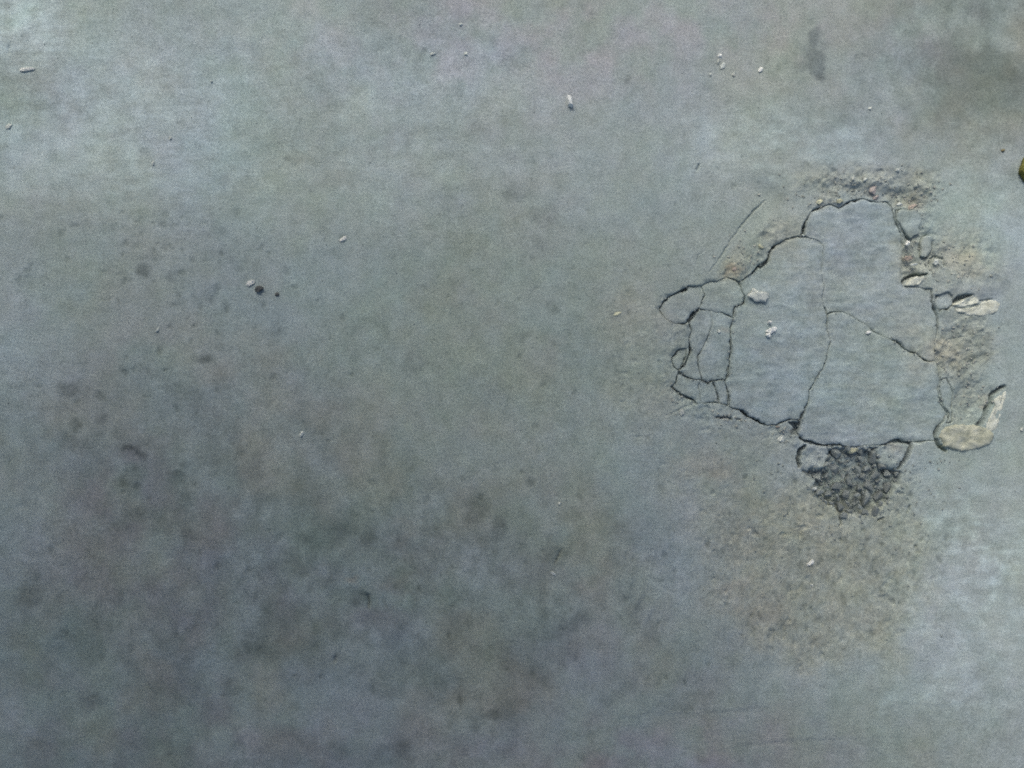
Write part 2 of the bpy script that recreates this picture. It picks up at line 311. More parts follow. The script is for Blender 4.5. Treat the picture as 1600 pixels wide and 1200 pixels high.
blots = layer((225, 428, 11, 12, 0, .9), (240, 402, 18, 7, 0, .6), (275, 432, 12, 14, 0, .45), (368, 408, 7, 9, 0, .8), (386, 396, 10, 7, 0, .5), (432, 518, 12, 12, 0, .7), (325, 466, 10, 8, 0, .4),
              (320, 558, 10, 8, 0, .8), (105, 600, 20, 12, 0, .7), (120, 665, 8, 12, 0, .9), (150, 668, 12, 18, -40, .7), (105, 690, 16, 16, 0, .5), (135, 690, 26, 12, 0, .6), (203, 706, 12, 10, 0, 1), (222, 716, 18, 11, -30, .8), (208, 752, 18, 22, 0, .6), (285, 742, 22, 8, 20, .7), (290, 725, 8, 8, 0, .5),
              (225, 815, 40, 16, 0, .5), (45, 920, 30, 30, 0, .55), (130, 1000, 40, 30, 0, .45), (145, 1100, 22, 14, 0, .5), (405, 1025, 30, 22, 0, .6), (785, 830, 12, 16, 0, .8), (745, 800, 28, 18, 0, .5), (488, 880, 9, 16, 0, .6), (513, 915, 8, 12, 0, .6), (545, 930, 30, 12, 0, .55), (870, 870, 12, 20, -20, .6),
              (885, 980, 40, 16, 0, .5), (850, 990, 20, 12, 0, .5), (780, 1112, 26, 8, 0, .7), (625, 1180, 26, 26, 0, .6), (520, 1170, 20, 14, 0, .4), (360, 1078, 14, 10, 0, .5), (985, 925, 18, 12, 30, .5), (995, 960, 14, 18, 0, .5), (1020, 990, 14, 22, 0, .4), (960, 830, 14, 10, 0, .3),
              (1048, 307, 10, 8, 0, .8), (1005, 303, 6, 8, 0, .5), (805, 298, 22, 12, 10, .55), (845, 338, 20, 14, 0, .45), (842, 376, 9, 7, 0, .4), (866, 480, 10, 8, 0, .5), (703, 528, 7, 5, 0, .5), (642, 552, 8, 16, 0, .45), (668, 566, 20, 8, 15, .45), (820, 530, 24, 6, 10, .4), (640, 735, 6, 5, 0, .7), (722, 747, 4, 4, 0, .7), (895, 612, 4, 5, 0, .6),
              (228, 236, 9, 6, 0, .75), (448, 248, 5, 5, 0, .6), (526, 239, 5, 5, 0, .6), (335, 210, 5, 5, 0, .4), (660, 78, 4, 5, 0, .6), (680, 80, 8, 3, 0, .5), (808, 90, 22, 16, 0, .35), (980, 125, 7, 10, 0, .45), (38, 57, 4, 6, 0, .8), (1125, 250, 26, 10, 0, .0),
              (300, 640, 70, 40, 0, .3), (520, 830, 40, 26, 0, .45), (620, 860, 60, 30, 0, .4), (1175, 625, 22, 10, 0, .35), (1205, 612, 20, 12, 0, .35), (1240, 534, 7, 4, 20, .6), (1190, 585, 10, 5, 0, .4), (1272, 475, 10, 14, 0, .5), (1330, 335, 14, 9, 0, .4), (1320, 420, 50, 16, 5, .3), (1345, 400, 40, 12, 5, .25), (1383, 500, 8, 4, 0, .5), (1330, 560, 14, 5, 0, .3), (1395, 660, 5, 9, 0, .4), (1290, 650, 30, 16, 0, .25), (1085, 490, 10, 12, 30, .5), (1118, 455, 10, 10, 40, .4), (1065, 525, 12, 14, 0, .35), (1478, 488, 14, 6, 0, .5), (1462, 432, 12, 14, 0, .35), (1515, 580, 14, 18, 0, .5), (1535, 545, 22, 26, 0, .4), (1315, 165, 30, 14, 0, .3), (1200, 192, 18, 12, 0, .3), (1310, 190, 22, 12, 0, .35), (1480, 90, 60, 40, 0, .2), (1495, 170, 40, 30, 0, .2), soft=.55)
blots *= 1.15 * (.55 + .45 * sstep(-.4, .5, n15 + .5 * nspk))
smear = layer((1276, 58, 10, 15, 0, 1), (1272, 85, 16, 20, 0, .9), (1277, 105, 11, 14, 0, 1), (1256, 95, 9, 12, -30, .6), (1290, 70, 8, 8, 0, .5), soft=.5)
smear2 = layer((1190, 283, 34, 12, -22, .8), (1215, 300, 20, 10, -30, .6), soft=.8)
scratch = layer((1000, 940, 20, 3, 60, .8), (1016, 962, 16, 3, 60, .8), (1025, 955, 16, 2, 0, .6), (990, 905, 26, 3, 70, .5), (968, 918, 3, 14, 0, .4), (1090, 1111, 115, 1.8, 1, .7), (1250, 1160, 140, 1.6, 4, .6), (1160, 1142, 90, 1.3, 2, .4), (1440, 1100, 90, 1.5, 8, .4), (1380, 1175, 120, 1.4, 3, .4), (100, 1068, 40, 1.6, 40, .3), (240, 1075, 26, 1.4, -60, .5), soft=.7, warp=.35)
pale = layer((160, 200, 260, 120, 0, 1.1), (0, 40, 90, 100, 0, 2.3), (480, 130, 320, 110, 0, .55), (540, 250, 260, 60, 0, .6), (1240, 220, 170, 60, 0, .5), (1560, 330, 80, 120, 0, .6), (1545, 900, 120, 180, 0, .8), (1500, 830, 60, 60, 0, .7), (1440, 1060, 120, 60, 0, .55), (1270, 1060, 120, 40, 0, .4), (1060, 880, 70, 110, 0, .35), (30, 640, 60, 200, 0, .45), (20, 800, 70, 120, 0, .6), (10, 1130, 40, 90, 0, .7), (990, 690, 60, 50, 0, .35), (1020, 540, 30, 60, 0, .1), soft=.8)
pale *= sstep(-1.0, .7, n90 * .5 + n15 * .35 + nstr * .4)
wear = layer((1375, 1000, 130, 60, 0, .5), (1490, 960, 70, 30, 10, 1.0), (1540, 860, 60, 60, 0, 1.0), (1480, 820, 40, 40, 0, .8), (1450, 1080, 90, 22, 10, .8), (1500, 1040, 80, 20, 5, .7), (1240, 215, 120, 40, 0, .7), (1180, 240, 60, 30, 0, .6), (1310, 945, 20, 12, 0, .0), (1505, 945, 18, 8, 0, .6), soft=.8) * sstep(-.2, .8, n15 * .6 + nstr * .5)
mauve = layer((880, 40, 420, 90, 0, .8), (1150, 40, 160, 60, 0, .7), (250, 880, 170, 110, 0, .5), (200, 760, 130, 60, 0, .7), (560, 935, 120, 50, 0, .6), (900, 1040, 200, 60, 0, .35), (1450, 60, 90, 60, 0, .6), (900, 900, 90, 30, 0, .4), (300, 1150, 320, 80, 0, .6), (1000, 1180, 320, 50, 0, .8), soft=.8) * sstep(-.7, .8, n40)
moss = layer((570, 880, 230, 110, 0, .6), (60, 60, 110, 90, 0, .6), (650, 380, 500, 160, 0, .25), (420, 1060, 160, 90, 0, .5), (110, 1080, 110, 80, 0, .5), (760, 830, 140, 70, 0, .6), (1380, 1010, 120, 60, 0, .4), (800, 1000, 200, 70, 0, .3), (320, 520, 200, 90, 0, .2), soft=.8) * sstep(-.6, .9, nblot)
rust = layer((1150, 420, 13, 8, 30, .9), (1130, 740, 22, 12, 0, .45), (1110, 730, 40, 18, 0, .3), (1132, 515, 6, 5, 0, .7), (1420, 404, 9, 5, 0, .8), (1362, 308, 12, 5, 0, .5), (1432, 318, 20, 10, 0, .5), (1550, 900, 0.1, 0.1, 0, .0), (550, 905, 10, 6, 0, .8), (1495, 545, 30, 14, 0, .35), (1475, 535, 18, 9, 0, .4), (1543, 636, 6, 10, -20, .9), (1400, 700, 12, 7, 0, .5), (1130, 652, 12, 4, 0, .6), (1490, 410, 30, 16, 0, .35), (1150, 905, 30, 10, 0, .3), (1180, 960, 50, 14, 0, .3), (620, 905, 40, 12, 0, .25), soft=.8)
skim = np.zeros((NY, NX), np.float32)            # the smooth bluish cement skin of the loose plates and the flat slab round them
for k, (poly, z, t) in PLATES.items():
    sl, d = poly_sdf(poly); skim[sl] = np.maximum(skim[sl], (.9 if k in 'ABC' else .6) * sstep(-2, 8, d))
skim *= (.15 + .85 * sstep(-.7, .6, n40 * .6 + nstr * .5 + n15 * .3))
platearea = skim.copy()
skim = np.maximum(skim, layer((1440, 740, 40, 50, 0, .5), (1580, 420, 40, 160, 0, .4), soft=.8))

def mul(col, m, tint):
    t = np.array(tint, np.float32)
    return col * (1 + m[..., None] * (t - 1))
COL = np.ones((NY, NX, 3), np.float32)
COL = mul(COL, pale, (1.30, 1.32, 1.36))
COL = mul(COL, wear, (1.20, 1.22, 1.23))
COL = mul(COL, skim, (1.06, 1.08, 1.15))
COL = mul(COL, SAND * (.75 + .25 * n15.clip(-1, 1)), (1.09, .985, .865))
COL *= (1 + SAND * (.13 * fbm(5, 2, 71) + .10 * fbm(12, 2, 72)))[..., None]
COL = mul(COL, grime_shade * mott, (.60, .61, .595))
COL = mul(COL, grime_shade * .5, (.93, .93, .92))
speck = sstep(.42, .85, nspk) * (.35 + .65 * np.clip(grime_shade, 0, 1))
COL = mul(COL, speck, (.86, .87, .865)); COL = mul(COL, SPM, (.60, .62, .61))
COL = mul(COL, sstep(.5, .9, -nspk) * (.3 + .4 * np.clip(grime_shade, 0, 1)), (1.10, 1.11, 1.10))
COL = mul(COL, sstep(-.2, .7, fbm(85, 3, 73)) * np.clip(grime_shade, 0, 1), (1.07, .985, .92))
COL = mul(COL, blots * (.8 + .2 * n15.clip(-1, 1)), (.46, .48, .48))
COL = mul(COL, HOLEM, (.80, .83, .84))
COL = mul(COL, smear, (.64, .65, .69)); COL = mul(COL, smear2, (.72, .74, .76)); COL = mul(COL, scratch, (.72, .75, .82))
COL = mul(COL, mauve, (1.12, .965, 1.08)); COL = mul(COL, moss, (.96, 1.03, .93)); COL = mul(COL, rust, (1.10, .93, .84))
strk = fbm(4.5, 2, 74, asp=3.5)
COL = mul(COL, np.clip(platearea * 1.3, 0, 1) * sstep(.25, .8, strk), (.84, .86, .86))
COL *= (1 + .07 * platearea * nstr + .05 * platearea * n15)[..., None]
# broad uneven weathering everywhere
COL *= (1 + .055 * n90 + .045 * n40 + .012 * nstr + .03 * n15)[..., None]
COL[..., 0] *= 1 + .022 * fbm(30, 3, 61) + .035 * fbm(130, 3, 62)
COL[..., 2] *= 1 + .035 * fbm(34, 3, 63) + .065 * fbm(150, 3, 64)
# fade the hand-placed wear and painted shade out towards the edge of the worked area
edge = np.minimum(np.minimum(PX - X0, X1 - PX), np.minimum(PY - Y0, Y1 - PY)); fade = sstep(0, 200, edge)
COL = 1 + (COL - 1) * fade[..., None]; Hh *= fade

def sample(m, x, y):
    x = np.clip(np.asarray(x, float) - X0, 0, NX - 1.001); y = np.clip(np.asarray(y, float) - Y0, 0, NY - 1.001)
    i = x.astype(int); j = y.astype(int); fx = x - i; fy = y - j
    if m.ndim == 3: fx = fx[..., None]; fy = fy[..., None]
    return (m[j, i] * (1 - fx) + m[j, i + 1] * fx) * (1 - fy) + (m[j + 1, i] * (1 - fx) + m[j + 1, i + 1] * fx) * fy

# ------------------------------------------------------------------ materials
def nodes(name, rough=.85):
    m = bpy.data.materials.new(name); m.use_nodes = True
    n = m.node_tree.nodes; b = n['Principled BSDF']
    b.inputs['Roughness'].default_value = rough; b.inputs['Specular IOR Level'].default_value = .25
    return m, n, m.node_tree.links, b
def noise(n, l, scale, detail, vec, rough=.6):
    t = n.new('ShaderNodeTexNoise'); t.inputs['Scale'].default_value = scale; t.inputs['Detail'].default_value = detail; t.inputs['Roughness'].default_value = rough
    l.new(vec, t.inputs['Vector']); return t
def ramp(n, l, fac, stops):
    r = n.new('ShaderNodeValToRGB'); e = r.color_ramp.elements
    while len(e) < len(stops): e.new(.5)
    for q, (p, c) in zip(e, stops): q.position = p; q.color = (*c, 1)
    l.new(fac, r.inputs['Fac']); return r
def mulc(n, l, a, b, fac=1.0):
    x = n.new('ShaderNodeMix'); x.data_type = 'RGBA'; x.blend_type = 'MULTIPLY'; x.inputs['Factor'].default_value = fac
    l.new(a, x.inputs['A']); l.new(b, x.inputs['B']); return x.outputs['Result']

BASE = (.220, .267, .260)
def concrete(name, use_attr=True, base=BASE):
    m, n, l, b = nodes(name, .9)
    pos = n.new('ShaderNodeNewGeometry').outputs['Position']
    big = noise(n, l, 2.2, 5, pos); g1 = noise(n, l, 520, 3, pos, .75); g2 = noise(n, l, 75, 4, pos, .65)
    mp = n.new('ShaderNodeMapping'); mp.inputs['Scale'].default_value = (90, 420, 200); mp.inputs['Rotation'].default_value = (0, 0, .12); l.new(pos, mp.inputs['Vector'])
    st = noise(n, l, 1, 3, mp.outputs['Vector'], .6)
    c = ramp(n, l, big.outputs['Fac'], [(.3, tuple(v * .94 for v in base)), (.7, tuple(v * 1.06 for v in base))]).outputs['Color']
    c = mulc(n, l, c, ramp(n, l, g1.outputs['Fac'], [(.26, (.66, .67, .66)), (.5, (1, 1, 1)), (.74, (1.28, 1.28, 1.28))]).outputs['Color'])
    c = mulc(n, l, c, ramp(n, l, g2.outputs['Fac'], [(.3, (.87, .88, .87)), (.7, (1.12, 1.11, 1.12))]).outputs['Color'])
    c = mulc(n, l, c, ramp(n, l, st.outputs['Fac'], [(.3, (.97, .97, .97)), (.7, (1.03, 1.03, 1.03))]).outputs['Color'])
    if use_attr:
        a = n.new('ShaderNodeAttribute'); a.attribute_name = 'wear'
        c = mulc(n, l, c, a.outputs['Color'])
    l.new(c, b.inputs['Base Color'])
    h = n.new('ShaderNodeMath'); h.operation = 'ADD'; l.new(g1.outputs['Fac'], h.inputs[0]); l.new(g2.outputs['Fac'], h.inputs[1])
    bp = n.new('ShaderNodeBump'); bp.inputs['Strength'].default_value = .35; bp.inputs['Distance'].default_value = .0012
    l.new(h.outputs[0], bp.inputs['Height']); l.new(bp.outputs['Normal'], b.inputs['Normal'])
    return m
M_CON = concrete('weathered_concrete')
def rockmat(name, cols, scale=140, rough=.8, spots=None, bump=.0008):
    m, n, l, b = nodes(name, rough)
    tc = n.new('ShaderNodeTexCoord').outputs['Object']; oi = n.new('ShaderNodeObjectInfo')
    ad = n.new('ShaderNodeVectorMath'); ad.operation = 'ADD'; l.new(tc, ad.inputs[0]); l.new(oi.outputs['Location'], ad.inputs[1])
    f = noise(n, l, scale, 4, ad.outputs[0], .65)
    k = len(cols)
    c = ramp(n, l, f.outputs['Fac'], [(.3 + .4 * i / max(1, k - 1), q) for i, q in enumerate(cols)]).outputs['Color']
    g = noise(n, l, 900, 2, ad.outputs[0])
    c = mulc(n, l, c, ramp(n, l, g.outputs['Fac'], [(.3, (.84, .84, .84)), (.7, (1.16, 1.16, 1.16))]).outputs['Color'])
    rr = ramp(n, l, oi.outputs['Random'], [(0, (.80, .80, .80)), (1, (1.2, 1.2, 1.2))])
    c = mulc(n, l, c, rr.outputs['Color'])
    l.new(c, b.inputs['Base Color'])
    bp = n.new('ShaderNodeBump'); bp.inputs['Strength'].default_value = .4; bp.inputs['Distance'].default_value = bump
    l.new(f.outputs['Fac'], bp.inputs['Height']); l.new(bp.outputs['Normal'], b.inputs['Normal'])
    return m
M_TAN = rockmat('tan_limestone', [(.23, .25, .19), (.34, .365, .29), (.42, .445, .37)], 130, bump=.003)
M_CREAM = rockmat('pale_limestone', [(.28, .30, .25), (.40, .43, .37), (.48, .51, .45)], 150, bump=.003)
M_WHITE = rockmat('white_chip', [(.44, .47, .45), (.60, .63, .60)], 200)
M_PALE = rockmat('pale_grey_chip', [(.30, .34, .32), (.43, .47, .44)], 200)
M_GREY = rockmat('grey_aggregate', [(.10, .122, .120), (.155, .182, .176), (.225, .255, .245)], 110)
M_DARK = rockmat('dark_stone', [(.04, .045, .045), (.09, .10, .10)], 200)
M_YEL = rockmat('yellow_lichen_chip', [(.33, .35, .24), (.45, .46, .34)], 200)
M_PINK = rockmat('pink_stone', [(.27, .25, .24), (.37, .35, .33)], 200)
M_ORG = rockmat('orange_stone', [(.23, .20, .17), (.32, .285, .24)], 200)
M_OLIVE = rockmat('olive_seed', [(.10, .10, .05), (.20, .17, .10)], 300)
def mossmat():
    m, n, l, b = nodes('mossy_lump', .9)
    tc = n.new('ShaderNodeTexCoord').outputs['Object']
    f = noise(n, l, 170, 3, tc); f2 = noise(n, l, 80, 2, tc)
    c = ramp(n, l, f.outputs['Fac'], [(.30, (.030, .045, .018)), (.45, (.12, .15, .035)), (.58, (.20, .19, .06)), (.72, (.22, .17, .12))])
    c2 = ramp(n, l, f2.outputs['Fac'], [(.4, (.75, .8, .7)), (.65, (1.15, 1.1, 1))])
    l.new(mulc(n, l, c.outputs['Color'], c2.outputs['Color']), b.inputs['Base Color'])
    bp = n.new('ShaderNodeBump'); bp.inputs['Strength'].default_value = .7; bp.inputs['Distance'].default_value = .002
    l.new(f.outputs['Fac'], bp.inputs['Height']); l.new(bp.outputs['Normal'], b.inputs['Normal'])
    return m
M_MOSS = mossmat()

# ------------------------------------------------------------------ the paving: one sheet out to the horizon, finely worked where it is seen close
def axis(lo, hi, flo, fhi, coarse, fine):
    a = list(np.arange(lo, flo, coarse)) + list(np.arange(flo, fhi, fine)) + list(np.arange(fhi, hi + .01, coarse))
    out = []; stp = 6.0; x = hi
    while x < 96000: x += stp; stp *= 1.35; out.append(x)
    pre = []; stp = 6.0; x = lo
    while x > -96000: x -= stp; stp *= 1.35; pre.append(x)
    return np.array(list(reversed(pre)) + a + out)
ax = axis(-236, 1836, 1010, 1590, 2.6, 1.25); ay = axis(-236, 1436, 250, 860, 2.6, 1.25)
VX, VY = np.meshgrid(ax, ay)
VZ = sample(Hh, VX, VY)
co = np.stack([gx(VX), gy(VY), VZ], -1).reshape(-1, 3).astype(np.float32)
nw, nh = len(ax), len(ay)
idx = np.arange(nw * nh, dtype=np.int32).reshape(nh, nw)
quads = np.stack([idx[1:, :-1], idx[1:, 1:], idx[:-1, 1:], idx[:-1, :-1]], -1).reshape(-1, 4)
me = bpy.data.meshes.new('pavement')
me.vertices.add(len(co)); me.vertices.foreach_set('co', co.ravel())
me.loops.add(quads.size); me.loops.foreach_set('vertex_index', quads.ravel())
me.polygons.add(len(quads)); me.polygons.foreach_set('loop_start', np.arange(0, quads.size, 4, dtype=np.int32))
me.update(calc_edges=True)
me.polygons.foreach_set('use_smooth', np.ones(len(quads), bool))
at = me.attributes.new('wear', 'FLOAT_COLOR', 'POINT')
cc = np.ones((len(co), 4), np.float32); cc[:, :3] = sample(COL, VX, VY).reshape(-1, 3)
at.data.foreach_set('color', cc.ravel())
me.materials.append(M_CON)
pavement = link(bpy.data.objects.new('pavement', me))
tag(pavement, 'weathered grey concrete paving with dirt stains and a broken patch', kind='structure')

# ------------------------------------------------------------------ unseen blocker added to shade this bit of paving (upright with a cantilevered slab)
def plaster():
    m, n, l, b = nodes('grey_plaster', .9)
    pos = n.new('ShaderNodeNewGeometry').outputs['Position']
    f = noise(n, l, 3.0, 6, pos)
    l.new(ramp(n, l, f.outputs['Fac'], [(.3, (.40, .42, .40)), (.7, (.50, .52, .49))]).outputs['Color'], b.inputs['Base Color'])
    bp = n.new('ShaderNodeBump'); bp.inputs['Distance'].default_value = .004; bp.inputs['Strength'].default_value = .3
    l.new(f.outputs['Fac'], bp.inputs['Height']); l.new(bp.outputs['Normal'], b.inputs['Normal'])
    return m
M_PLASTER = plaster()
shade_blocker = link(bpy.data.objects.new('shade_blocker', None))
tag(shade_blocker, 'unseen grey upright and flat slab added to shade the paving', 'shade_blocker')
def block(name, x0, x1, y0, y1, z0, z1, bev=.01):
    bm = bmesh.new(); bmesh.ops.create_cube(bm, size=1)
    for v in bm.verts: v.co = ((x0 + x1) / 2 + v.co.x * (x1 - x0), (y0 + y1) / 2 + v.co.y * (y1 - y0), (z0 + z1) / 2 + v.co.z * (z1 - z0))
    bmesh.ops.bevel(bm, geom=bm.edges[:], offset=bev, segments=2, affect='EDGES')
    m = bpy.data.meshes.new(name); bm.to_mesh(m); bm.free(); m.materials.append(M_PLASTER)
    return link(bpy.data.objects.new(name, m), shade_blocker)
RH, RX, RY = 1.4, -.12, 1.22          # added shading slab: underside height, free end and front edge
block('blocker_upright', -2.85, -2.60, -2.5, 2.5, 0, RH + .35)
block('blocker_slab', -2.598, RX, -.1, RY, RH, RH + .06)

# ------------------------------------------------------------------ loose plates of the broken patch
def offset_ring(P, dist):
    nxt = np.roll(P, -1, 0); prv = np.roll(P, 1, 0)
    t = nxt - prv; t /= np.maximum(np.linalg.norm(t, axis=1, keepdims=True), 1e-6)
    n = np.stack([-t[:, 1], t[:, 0]], -1)
    area = .5 * np.sum(P[:, 0] * nxt[:, 1] - nxt[:, 0] * P[:, 1])
    if area < 0: n = -n
    return P + n * np.asarray(dist)[:, None]

def plate(name, poly, z, tilt, thick=.009, seed=0, mat=M_CON, lump=.00045, rnd=1.3, parent=pavement, spacing=2.6):
    r = np.random.default_rng(seed)
    D = subdivide(poly, True, 2.6, .3, seed)
    P, wd = D[:, :2], D[:, 2]
    sm = np.convolve(r.normal(0, 1, len(wd) + 10), np.hanning(11) / 2.0, 'valid'); wd = wd * np.exp(.6 * sm) * (1 + .25 * r.normal(0, 1, len(wd)))
    ring = offset_ring(P, np.clip(wd, .04, 6))
    wcl = np.clip(wd, .0, 2.2)
    inner = offset_ring(ring, rnd * (.45 + .45 * wcl))
    c = P.mean(0)
    # interior points
    lo, hi = inner.min(0), inner.max(0); ins = []
    gxs = np.arange(lo[0] + 2, hi[0], spacing); gys = np.arange(lo[1] + 2, hi[1], spacing)
    sl, sd = poly_sdf(inner, 6)
    for yy in gys:
        for xx in gxs:
            x = xx + r.uniform(-.7, .7); y = yy + r.uniform(-.7, .7)
            j = int(round(y)) - Y0 - sl[0].start; i = int(round(x)) - X0 - sl[1].start
            if 0 <= j < sd.shape[0] and 0 <= i < sd.shape[1] and sd[j, i] > 1.2: ins.append((x, y))
    n = len(inner)
    pts = [Vector(p) for p in inner] + [Vector(p) for p in ins]
    ov, oe, of, *_ = geometry.delaunay_2d_cdt(pts, [(i, (i + 1) % n) for i in range(n)], [], 1, 1e-4)
    ov = np.array([tuple(v) for v in ov])
    def zz(p):
        nz = sample(SPALLH, p[:, 0], p[:, 1]) - .0008 * sample(SPM, p[:, 0], p[:, 1]) + sample(Hn, p[:, 0], p[:, 1]) + lump * sample(n15, p[:, 0], p[:, 1]) + lump * sample(n40, p[:, 0], p[:, 1]) + .0003 * sample(strk, p[:, 0], p[:, 1])
        return z + nz + tilt[0] * (p[:, 0] - c[0]) * S + tilt[1] * (c[1] - p[:, 1]) * S
    top = np.column_stack([gx(ov[:, 0]), gy(ov[:, 1]), zz(ov)])
    rt = np.column_stack([gx(ring[:, 0]), gy(ring[:, 1]), zz(ring) - (.00015 + .0005 * wcl) * r.uniform(.6, 1.3, n)])
    low = offset_ring(ring, np.full(n, -.3) + r.normal(0, .2, n))
    rb = np.column_stack([gx(low[:, 0]), gy(low[:, 1]), zz(ring) - thick])
    verts = np.vstack([top, rt, rb]); nt_ = len(top)
    # map inner ring -> cdt verts
    near = [int(np.argmin(np.sum((ov - q) ** 2, 1))) for q in inner]
    faces = [tuple(f) for f in of]
    for i in range(n):
        j = (i + 1) % n
        if near[i] != near[j]: faces.append((near[i], near[j], nt_ + j, nt_ + i))
        else: faces.append((near[i], nt_ + j, nt_ + i))
        faces.append((nt_ + i, nt_ + j, nt_ + n + j, nt_ + n + i))
    org = Vector((gx(c[0]), gy(c[1]), z))
    m = bpy.data.meshes.new(name)
    m.from_pydata([tuple(Vector(v) - org) for v in verts], [], faces); m.update()
    bm = bmesh.new(); bm.from_mesh(m); bmesh.ops.recalc_face_normals(bm, faces=bm.faces)
    if sum(f.normal.z * f.calc_area() for f in bm.faces) < 0: bmesh.ops.reverse_faces(bm, faces=bm.faces)
    bm.to_mesh(m); bm.free()
    m.polygons.foreach_set('use_smooth', np.ones(len(m.polygons), bool))
    allp = np.vstack([ov, ring, ring])
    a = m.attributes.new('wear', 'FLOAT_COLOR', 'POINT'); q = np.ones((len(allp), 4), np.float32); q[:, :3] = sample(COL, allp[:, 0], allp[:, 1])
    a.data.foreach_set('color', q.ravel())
    m.materials.append(mat)
    o = link(bpy.data.objects.new(name, m), parent); o.location = org
    return o
for i, (k, (poly, z, t)) in enumerate(PLATES.items()):
    plate('concrete_plate' if k in 'ABC' else 'concrete_flake', poly, z, t, seed=100 + i)

# ------------------------------------------------------------------ stones
def lump_mesh(name, seed, sub=2, rough=.16, flat=False, ang=.0):
    r = np.random.default_rng(seed)
    bm = bmesh.new(); bmesh.ops.create_icosphere(bm, subdivisions=sub, radius=1.0)
    K = r.normal(0, 1, (10, 3)); K /= np.linalg.norm(K, axis=1, keepdims=True); off = r.uniform(.55, 1.0, 10)
    for v in bm.verts:
        d = np.array(v.co); s = 1.0
        for k, o in zip(K[:(10 if ang else 6)], off):                      # chop flat facets
            q = d @ k
            if q > o * .8: s = min(s, o * .8 / q + (.02 if ang else .08))
        s *= 1 + rough * math.sin(2.3 * d[0] * 2 + seed) * math.sin(2.9 * d[1] * 1.7 + seed * 2) + r.normal(0, rough * .25)
        v.co = v.co * s
    m = bpy.data.meshes.new(name); bm.to_mesh(m); bm.free()
    if not flat: m.polygons.foreach_set('use_smooth', np.ones(len(m.polygons), bool))
    return m
LUMPS = [lump_mesh('stone', 200 + i, 2, .16, flat=True, ang=1) for i in range(7)]

def ground_z(px, py): return float(sample(Hh, [px], [py])[0])

def pebble(name, px, py, a, b, h, ang, mat, label=None, cat=None, group=None, parent=None, mesh=None, sink=.35, z=None, rot=0):
    """a, b: half sizes in lattice units, h: height in metres"""
    base = mesh or random.choice(LUMPS)
    key = base.name + mat.name
    if key not in PM:
        q = base.copy(); q.materials.clear(); q.materials.append(mat); PM[key] = q
    o = link(bpy.data.objects.new(name, PM[key]), parent)
    gz = ground_z(px, py) if z is None else z
    o.location = (gx(px), gy(py), gz + h * (.5 - sink) )
    o.scale = (a * S, b * S, h * .5)
    o.rotation_euler = (rot, 0, math.radians(ang))
    if parent is None: tag(o, label, cat, group)
    return o
PM = {}

def slab_stone(name, poly, z0, h, mat, label, cat, seed, group=None, dent=None):
    """stone from an outline: rounded shoulders, uneven top; dent = (x, y, rx, ry, depth)"""
    r = np.random.default_rng(seed)
    P = subdivide(poly, True, 2.2, .55, seed); P = P + .9 * np.column_stack([sample(_w3, P[:, 0], P[:, 1]), sample(_w4, P[:, 0], P[:, 1])]); c = P.mean(0); n = len(P)
    rows = []; prof = [(1.04, -.006), (1.0, 0.0), (.99, .55 * h), (.955, .84 * h), (.88, .97 * h), (.76, 1.0 * h), (.62, 1.02 * h), (.46, 1.0 * h), (.3, .98 * h), (.15, 1.0 * h)]
    A = [random.uniform(0, 6) for _ in range(4)]
    for s, zz in prof:
        q = c + (P - c) * s
        zn = zz + (h * .10 * np.sin(q[:, 0] * .16 + A[0]) * np.sin(q[:, 1] * .21 + A[1]) + h * .22 * sample(n15, q[:, 0], q[:, 1]) + h * .16 * sample(nspk, q[:, 0], q[:, 1]) + h * .14 * sample(_w3, q[:, 0], q[:, 1])) * (1 if zz > 0 else 0)
        if dent:
            dd = ((q[:, 0] - dent[0]) / dent[2]) ** 2 + ((q[:, 1] - dent[1] + .12 * (q[:, 0] - dent[0])) / dent[3]) ** 2
            zn = zn - dent[4] * np.exp(-dd)
        rows.append(np.column_stack([gx(q[:, 0]), gy(q[:, 1]), z0 + zn]))
    V = np.vstack(rows + [np.array([[gx(c[0]), gy(c[1]), z0 + h]])])
    F = []
    for k in range(len(prof) - 1):
        for i in range(n):
            j = (i + 1) % n; F.append((k * n + i, k * n + j, (k + 1) * n + j, (k + 1) * n + i))
    k = len(prof) - 1
    for i in range(n): F.append((k * n + i, k * n + (i + 1) % n, len(V) - 1))
    org = Vector((gx(c[0]), gy(c[1]), z0))
    m = bpy.data.meshes.new(name); m.from_pydata([tuple(Vector(v) - org) for v in V], [], F); m.update()
    bm = bmesh.new(); bm.from_mesh(m); bmesh.ops.recalc_face_normals(bm, faces=bm.faces)
    if sum(f.normal.z * f.calc_area() for f in bm.faces) < 0: bmesh.ops.reverse_faces(bm, faces=bm.faces)
    bm.to_mesh(m); bm.free()
    m.polygons.foreach_set('use_smooth', np.ones(len(m.polygons), bool)); m.materials.append(mat)
    o = link(bpy.data.objects.new(name, m)); o.location = org
    return tag(o, label, cat, group)

